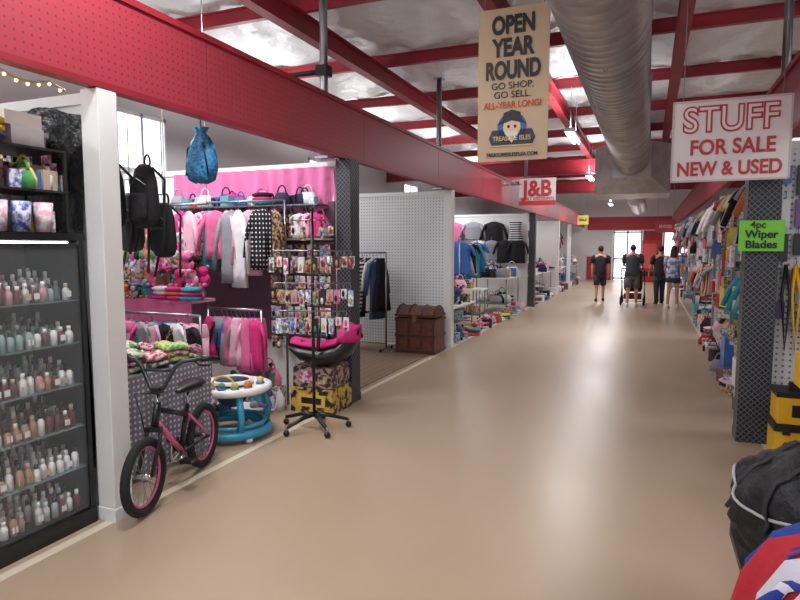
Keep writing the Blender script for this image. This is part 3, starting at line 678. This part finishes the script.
# foreground right table w/ bag and jerseys
b=B('low_sale_table'); b.bb(.36,1.35,1.1,2.8,.38,.41,tb)
for x in(.42,1.3):
    for y in(1.15,2.7): b.cyl((x,y,0),(x,y,.38),.02,metal)
b.done()
b=B('black_duffel_bag'); nyl=M('black_nylon',(20,21,25),r=.55,bump=.8,bs=9)
def surf(a,t):
    x=math.sin(pi*t)**.55; w=.27*x; h=.25*x
    p_=Vector((w*math.cos(a),-.33+.66*t,h*math.sin(a)))
    nz=noise.noise(p_*4.5)*.06+abs(noise.noise(p_*9+Vector((3,1,2))))*.04-.015
    p_=p_+Vector((math.cos(a),.0,math.sin(a)))*nz
    p_.z=max(-.235,p_.z)+.235
    if math.sin(a)<0: p_.x*=1.08
    return p_
rings=[[surf(2*pi*k/56,.005+.99*t/40) for k in range(56)] for t in range(41)]
b.loft(rings,nyl)
grey=M('piping',(176,178,184),r=.6)
b.tube([surf(2.75+.25*math.sin(t/5),.12+.76*t/20)+Vector((-.004,0,.002)) for t in range(21)],.006,grey,6)
b.tube([surf(1.7,.1+.8*t/20)+Vector((0,0,.004)) for t in range(21)],.006,M('zip',(90,92,98),r=.4,m=.6),6)
wb=M('webbing',(40,42,48),r=.7)
for tt in(.34,.66): b.tube([surf(a,tt)*1.0+Vector((math.cos(a)*.004,0,math.sin(a)*.004)) for a in[.3+2.9*i/20 for i in range(21)]],.014,wb,6,flat=.4)
b.done((.60,2.44,.412),.3)
b=B('pile_of_sports_jerseys'); R.seed(70)
cols=[fab('j_blue',(44,70,155)),fab('j_red',(186,40,52)),fab('j_white',(215,215,226)),fab('j_blue2',(40,60,150),col2=(225,225,232),kind='vstripes',s=.12,th=.15),fab('j_red2',(180,34,48),col2=(235,235,238),kind='stripes',s=.12,th=.2)]
for i in range(13):
    y=2.0-.072*i; m=cols[[0,1,3,2,0,4,1,2,0,3,1,0,2][i]]; vs=[];fs=[]; n=14
    top=.78-.025*(i%3)
    path=[(1.1,.5),(.9,top-.08),(.7,top),(.52,top+.01),(.40,top-.05),(.33,top-.16),(.29,.46),(.265,.30),(.25,.15),(.255,.04)]
    for j,(x,z) in enumerate(path):
        for k in range(n+1):
            t=k/n; q=Vector((x*3,t*2+i*1.7,z*3)); rp=.04*noise.noise(q)*min(j+1,4)/3+.01*math.sin(k*1.3+i)
            vs.append((x-.01*(i%3)+rp,y-.09+.18*t+.03*math.sin(j*.8+i),z+.01*(i%3)+abs(rp)*.8))
    for j in range(len(path)-1):
        for k in range(n): a=j*(n+1)+k; fs.append((a,a+1,a+n+2,a+n+1))
    b.add(vs,fs,m,True)
for i in range(6): b.sph((.8+.1*(i%2),1.82-.12*i,.55),(.25,.12,.12),cols[i%5],14,(0,.1,.4*i))
o=b.done(); sm=o.modifiers.new('s','SOLIDIFY'); sm.thickness=.008
# ------------------------------------------------------------------ signs
card=M('sign_cardboard',(208,184,152),r=.6); ink=M('ink_black',(24,24,26),r=.5); inkr=M('ink_red',(190,56,62),r=.5); inko=M('ink_orange',(205,84,48),r=.5); navy=M('ink_navy',(24,44,84),r=.5)
b=B('hanging_banner_sign'); cx=-1.11; fy=5.19
b.bb(-1.41,-.81,5.2,5.215,2.33,3.6,card)
for x in(-1.36,-.86): b.cyl((x,5.21,3.6),(x,5.21,4.3),.004,metal,n=5)
zc=2.56
b.prism([(-.17,-.05),(.17,-.05),(.2,.02),(.17,.09),(-.17,.09),(-.2,.02)],(cx,5.199,zc-.06),(1,0,0),(0,0,1),(0,-.004,0),navy)
b.prism([(.125*math.cos(2*pi*i/24),.125*math.sin(2*pi*i/24)) for i in range(24)],(cx,5.198,zc+.05),(1,0,0),(0,0,1),(0,-.003,0),M('logo_blue',(50,110,180),r=.5))
b.prism([(.075*math.cos(2*pi*i/20),.08*math.sin(2*pi*i/20)) for i in range(20)],(cx,5.194,zc+.05),(1,0,0),(0,0,1),(0,-.003,0),M('logo_skin',(240,205,170),r=.5))
b.prism([(-.13,0),(-.085,.04),(-.07,.10),(0,.125),(.07,.10),(.085,.04),(.13,0),(0,.035)],(cx,5.19,zc+.07),(1,0,0),(0,0,1),(0,-.003,0),ink)
b.prism([(-.06,0),(0,-.08),(.06,0),(.03,.02),(-.03,.02)],(cx,5.19,zc+.0),(1,0,0),(0,0,1),(0,-.003,0),M('beard',(235,235,235),r=.6))
for t in(-.028,.028): b.prism([(.012*math.cos(2*pi*i/10),.014*math.sin(2*pi*i/10)) for i in range(10)],(cx+t,5.19,zc+.055),(1,0,0),(0,0,1),(0,-.003,0),ink)
b.prism([(-.18,-.05),(.18,-.05),(.18,-.038),(-.18,-.038)],(cx,5.192,zc-.06),(1,0,0),(0,0,1),(0,-.003,0),pl[2])
s=b.done()
for t,z,sz,m,bo,sx in[('OPEN',3.45,.20,ink,.008,.70),('YEAR',3.265,.20,ink,.008,.72),('ROUND',3.08,.20,ink,.008,.64),('GO SHOP.',2.955,.08,ink,0,1),('GO SELL.',2.88,.08,ink,0,1),('ALL-YEAR LONG!',2.795,.078,inko,.0015,.82),('TREASURE ISLES',2.515,.055,pl[2],.001,.84),('TREASUREISLESFLEA.COM',2.38,.045,ink,.0008,.86)]:
    text(t,(cx,fy if t!='TREASURE ISLES' else 5.186,z),sz,m,s,bo,sx=sx)
b=B('for_sale_sign'); sw=M('sign_white',(228,222,222),r=.4); b.bb(.15,.96,5.35,5.36,2.11,2.73,sw)
for x in(.22,.9): b.cyl((x,5.36,2.73),(x,5.36,4.2),.004,metal,n=5)
ed=M('edge',(200,190,190),r=.4)
for x0,x1,z0,z1 in[(.15,.96,2.72,2.735),(.15,.96,2.105,2.12),(.145,.158,2.11,2.73),(.952,.965,2.11,2.73)]: b.bb(x0,x1,5.343,5.362,z0,z1,ed) 
s=b.done()
text('STUFF',(.55,5.345,2.575),.27,inkr,s,.012,sx=.9); text('STUFF',(.55,5.341,2.575),.27,sw,s,-.002,sx=.9)
text('FOR SALE',(.57,5.345,2.365),.16,inkr,s,.004,sx=.86); text('NEW & USED',(.55,5.345,2.2),.15,inkr,s,.004,sx=.82)
b=B('stall_name_sign'); b.bb(-2.6,-1.83,13,13.02,2.46,3.03,sw).bb(-2.6,-1.83,12.99,13.0,2.46,2.56,inkr); b.bb(-2.78,-2.55,13,13.02,2.9,2.93,metal); s=b.done()
text('J&B',(-2.215,12.985,2.8),.46,inkr,s,.014,sx=.9); text('FAMILY DISCOUNTS',(-2.215,12.98,2.6),.08,inkr,s,.001)
b=B('green_price_sign'); gr=M('fluor_green',(120,205,60),r=.5); b.bb(.66,.97,5.44,5.45,1.56,1.80,gr); s=b.done()
text('4pc',(.79,5.435,1.765),.075,ink,s,.001); text('Wiper',(.815,5.435,1.69),.085,ink,s,.002); text('Blades',(.815,5.435,1.61),.085,ink,s,.002)
def hsign(nm,x0,x1,y,z0,z1,m,t,sz,tm):
    b=B(nm); b.bb(x0,x1,y,y+.02,z0,z1,m)
    for x in(x0+.06,x1-.06): b.cyl((x,y+.01,z1),(x,y+.01,3.9),.005,metal,n=5)
    s=b.done(); text(t,((x0+x1)/2,y-.01,(z0+z1)/2),sz,tm,s,.003)
hsign('yellow_hanging_sign',-2.5,-2.1,23.6,2.4,2.75,M('sign_yellow',(215,205,90),r=.5),'SALE',.13,ink)
hsign('red_hanging_sign',.2,.8,22,2.05,2.45,M('sign_redwhite',(185,70,78),r=.5),'SHOES',.13,sw)
b=B('vending_machine'); b.bb(-.25,.58,29.2,29.9,.03,1.85,M('vend_red',(190,30,36),r=.3)).bb(-.2,.35,29.18,29.2,.6,1.7,M('vend_glass',(205,90,90),r=.3)).bb(.4,.54,29.18,29.2,.9,1.4,blackp).bb(-.2,.35,29.17,29.2,.25,.45,blackp)
for x in(-.2,.5): b.box((x,29.3,.015),(.06,.06,.03),blackp).box((x,29.8,.015),(.06,.06,.03),blackp)
b.done(bev=.01)

# ------------------------------------------------------------------ people
def skinmesh(nm,V,E,Rd,mat,parent):
    me=bpy.data.meshes.new(nm); me.from_pydata(V,E,[]); me.materials.append(mat)
    ob=bpy.data.objects.new(nm,me); COL.objects.link(ob); ob.parent=parent
    md=ob.modifiers.new('skin','SKIN'); md.use_smooth_shade=True
    if not me.skin_vertices: return ob
    for i,r in enumerate(Rd):
        d=me.skin_vertices[0].data[i]; d.radius=(r,r) if isinstance(r,float) else r; d.use_root=(i==0)
    s=ob.modifiers.new('sub','SUBSURF'); s.levels=2; s.render_levels=2
    return ob
def person(nm,x,y,rz,H,top,bottom,hair,legs='shorts',arms=((.0,0),(0,0)),stride=.12,fem=False,longhair=False,shoes=None,tk=1,bare=False):
    e=bpy.data.objects.new(nm,None); COL.objects.link(e); e.location=(x,y,0); e.rotation_euler=(0,0,rz); k=H/1.75; e.scale=(k,k,k)
    sw_=.17 if fem else .195; pv=.95
    V=[(0,0,pv),(0,0,1.1),(0,0,1.3),(0,.01,1.42),(0,.01,1.5),(0,-.005,1.57),(0,-.01,1.66)];E=[(i,i+1) for i in range(6)]
    Rd=[(.14,.11),(.13*tk,.105*tk),(.155,.11),(.12,.085),.052,.06,.075]
    hands=[]
    for s,(fw,el) in zip((-1,1),arms):
        i=len(V); sh=Vector((s*sw_,.01,1.41)); 
        a=fw; ub=sh+Vector((s*.05,-math.sin(a)*.29,-math.cos(a)*.29)); a2=fw+el; wr=ub+Vector((s*.0,-math.sin(a2)*.25,-math.cos(a2)*.25))
        V+=[tuple(sh),tuple(ub),tuple(wr)];E+=[(3,i),(i,i+1),(i+1,i+2)];Rd+=[.058,.043,.028]; hands.append((s,sh,ub,wr,a2))
    L=[]
    for s,st in((-1,stride),(1,-stride)):
        i=len(V); kn=(s*.10,-st*.6-.02,.5); an=(s*.105,-st if st>0 else -st+.02,.09); hip=(s*.09,0,.88)
        V+=[hip,kn,an,(s*.12,an[1]-.13,.035)];E+=[(0,i),(i,i+1),(i+1,i+2),(i+2,i+3)];Rd+=[.088,.058,.038,(.04,.028)]; L.append((s,hip,kn,an))
    skinmesh('body',V,E,Rd,skin,e)
    b=B('head'); b.sph((0,-.01,1.635),(.074,.092,.112),skin,16); b.sph((0,-.1,1.62),(.014,.02,.022),skin,8)
    for s in(-1,1): b.sph((s*.074,0,1.63),(.012,.02,.03),skin,8).sph((s*.028,-.088,1.645),(.013,.01,.008),whitep,8).sph((s*.028,-.096,1.645),(.006,.005,.006),blackp,6).box((s*.028,-.094,1.665),(.03,.008,.006),hair)
    b.sph((0,-.092,1.585),(.024,.01,.007),M('lips',(170,90,85),r=.5),8)
    if not bare:
        b.sph((0,.02,1.668),(.084,.094,.1),hair,16)
        if longhair: b.loft([[Vector((w*math.cos(2*pi*j/16),.055+w*.5*math.sin(2*pi*j/16),z)) for j in range(16)] for z,w in[(1.7,.06),(1.62,.09),(1.5,.10),(1.36,.09),(1.3,.05)]],hair)
    else: b.sph((0,.03,1.64),(.08,.082,.08),hair,14)
    b.done(parent=e)
    b=B('hands')
    for s,sh,ub,wr,a2 in hands:
        d=Vector((0,-math.sin(a2),-math.cos(a2))); f=Vector((0,-math.cos(a2),math.sin(a2))); pc=wr+d*.05
        b.sph(pc,(.018,.04,.05),skin,10,(-a2,0,0))
        for j,l in enumerate((.06,.072,.078,.068)):
            o=wr+d*.085+f*(-.028+.019*j); c=Vector((-s*.012,0,0)); b.tube([o-d*.02,o+d*l*.5+c*.5,o+d*l+c*1.8],[.009,.0085,.006],skin,6)
        o=wr+d*.03+f*.035; b.tube([o,o+f*.025+d*.02,o+f*.03+d*.055-Vector((s*.01,0,0))],[.011,.010,.007],skin,6)
    b.done(parent=e)
    b=B('shirt'); 
    b.loft([[Vector((w*math.cos(2*pi*j/24),d*math.sin(2*pi*j/24)+(.008*math.sin(4*2*pi*j/24) if z<1.2 else 0),z)) for j in range(24)] for z,w,d in[(.86,.185*tk,.14*tk),(.95,.18*tk,.14*tk),(1.1,.165*tk,.135*tk),(1.28,.185,.14),(1.38,.195 if not fem else .17,.12),(1.44,.15,.095),(1.475,.075,.07)]],top)
    for s,sh,ub,wr,a2 in hands: b.tube([sh+Vector((-s*.04,0,.02)),sh+Vector((s*.01,0,.0)),sh*.3+ub*.7],[.062,.075,.068],top,12)
    b.done(parent=e)
    b=B('lower_garment')
    b.loft([[Vector((w*math.cos(2*pi*j/20),d*math.sin(2*pi*j/20),z)) for j in range(20)] for z,w,d in[(.98,.155,.12),(.9,.18,.135),(.82,.185,.135),(.76,.15,.11)]],bottom)
    for s,hip,kn,an in L:
        hip=Vector(hip);kn=Vector(kn);an=Vector(an)
        if legs=='shorts': b.tube([hip,hip*.5+kn*.5,kn+Vector((0,0,.03))],[.10,.098,.09],bottom,14)
        elif legs=='short': b.tube([hip,hip*.6+kn*.4],[.10,.098],bottom,14)
        else: b.tube([hip,hip*.5+kn*.5,kn,kn*.5+an*.5,an],[.10,.092,.076,.066,.06],bottom,14)
    b.done(parent=e)
    b=B('shoes')
    for s,hip,kn,an in L:
        b.sph((s*.112,an[1]-.06,.045),(.048,.135,.04),shoes or blackp,12).sph((s*.105,an[1]+.01,.08),(.045,.06,.045),shoes or blackp,10).box((s*.112,an[1]-.06,.012),(.08,.24,.022),whitep)
    b.done(parent=e)
    return e
ft=fab('tee_black',(36,36,40)); fg=fab('tee_charcoal',(70,74,84)); tie=fab('tee_tiedye',(84,126,184),col2=(225,225,235),kind='noise',s=.12,th=.12)
person('man_in_black_shirt',-1.25,18.1,pi+.1,1.6,ft,fab('shorts_dk',(54,54,62)),hairk,'shorts',((.05,.2),(-.1,.25)),.1)
person('man_pushing_stroller',-.36,16.9,pi-.05,1.66,fg,fab('shorts_gr',(98,100,106)),hairk,'shorts',((.55,.9),(.55,.9)),.14,tk=1.1,bare=True,shoes=whitep)
person('man_in_dark_clothes',.32,17.9,pi+.3,1.6,fab('tee_maroonblack',(52,40,50)),fab('trousers_dark',(52,54,68)),hairk,'long',((.0,.3),(.2,.5)),.08)
person('woman_in_tie_dye_shirt',.62,16.9,pi-.2,1.6,tie,fab('jean_shorts',(54,64,94)),hairb,'short',((.0,.15),(.1,.5)),.1,fem=True,longhair=True,shoes=whitep)
b=B('baby_stroller'); sf=fab('stroller_fabric',(54,54,62))
for s in(-.29,.29):
    b.tube([(s,-.55,1.0),(s,-.45,.98),(s,.2,.42),(s,.42,.12)],.014,blackp,8); b.cyl((s,-.28,.12),(s,.1,.52),.013,blackp)
    for y in(-.3,.42): b.ringt((s,y,.12),.095,.024,tire,'x',20); b.cyl((s-.02,y,.12),(s+.02,y,.12),.04,metal)
b.cyl((-.29,-.55,1.0),(.29,-.55,1.0),.018,blackp).cyl((-.29,-.3,.12),(.29,-.3,.12),.01,metal).cyl((-.29,.42,.12),(.29,.42,.12),.01,metal)
b.loft([[Vector((w*math.cos(2*pi*k/16),y+.12*math.sin(2*pi*k/16),z)) for k in range(16)] for y,z,w in[(.12,.35,.2),(.08,.45,.24),(-.02,.65,.24),(-.12,.85,.22)]],sf)
b.loft([[Vector((.24*math.cos(a)*q,y,.8+.26*math.sin(a)*q)) for a in[2*pi*i/20 for i in range(20)]] for y,q in[(-.22,.5),(-.15,.9),(0,1),(.12,.98)]],sf)
b.bb(-.22,.22,-.26,.25,.17,.3,sf); b.done((-.35,17.62,0),-.02)

# ------------------------------------------------------------------ world, camera
w=bpy.data.worlds.new('world'); scene.world=w; w.use_nodes=True
w.node_tree.nodes['Background'].inputs[0].default_value=(.9,.95,1,1); w.node_tree.nodes['Background'].inputs[1].default_value=1.0
cam=bpy.data.cameras.new('camera'); co=bpy.data.objects.new('camera',cam); COL.objects.link(co); scene.camera=co
cam.sensor_width=36; cam.lens=27; cam.clip_end=200
co.location=(0,0,1.6); co.rotation_euler=(math.radians(90-5.14),0,math.radians(22.4))
scene.view_settings.view_transform='Standard'
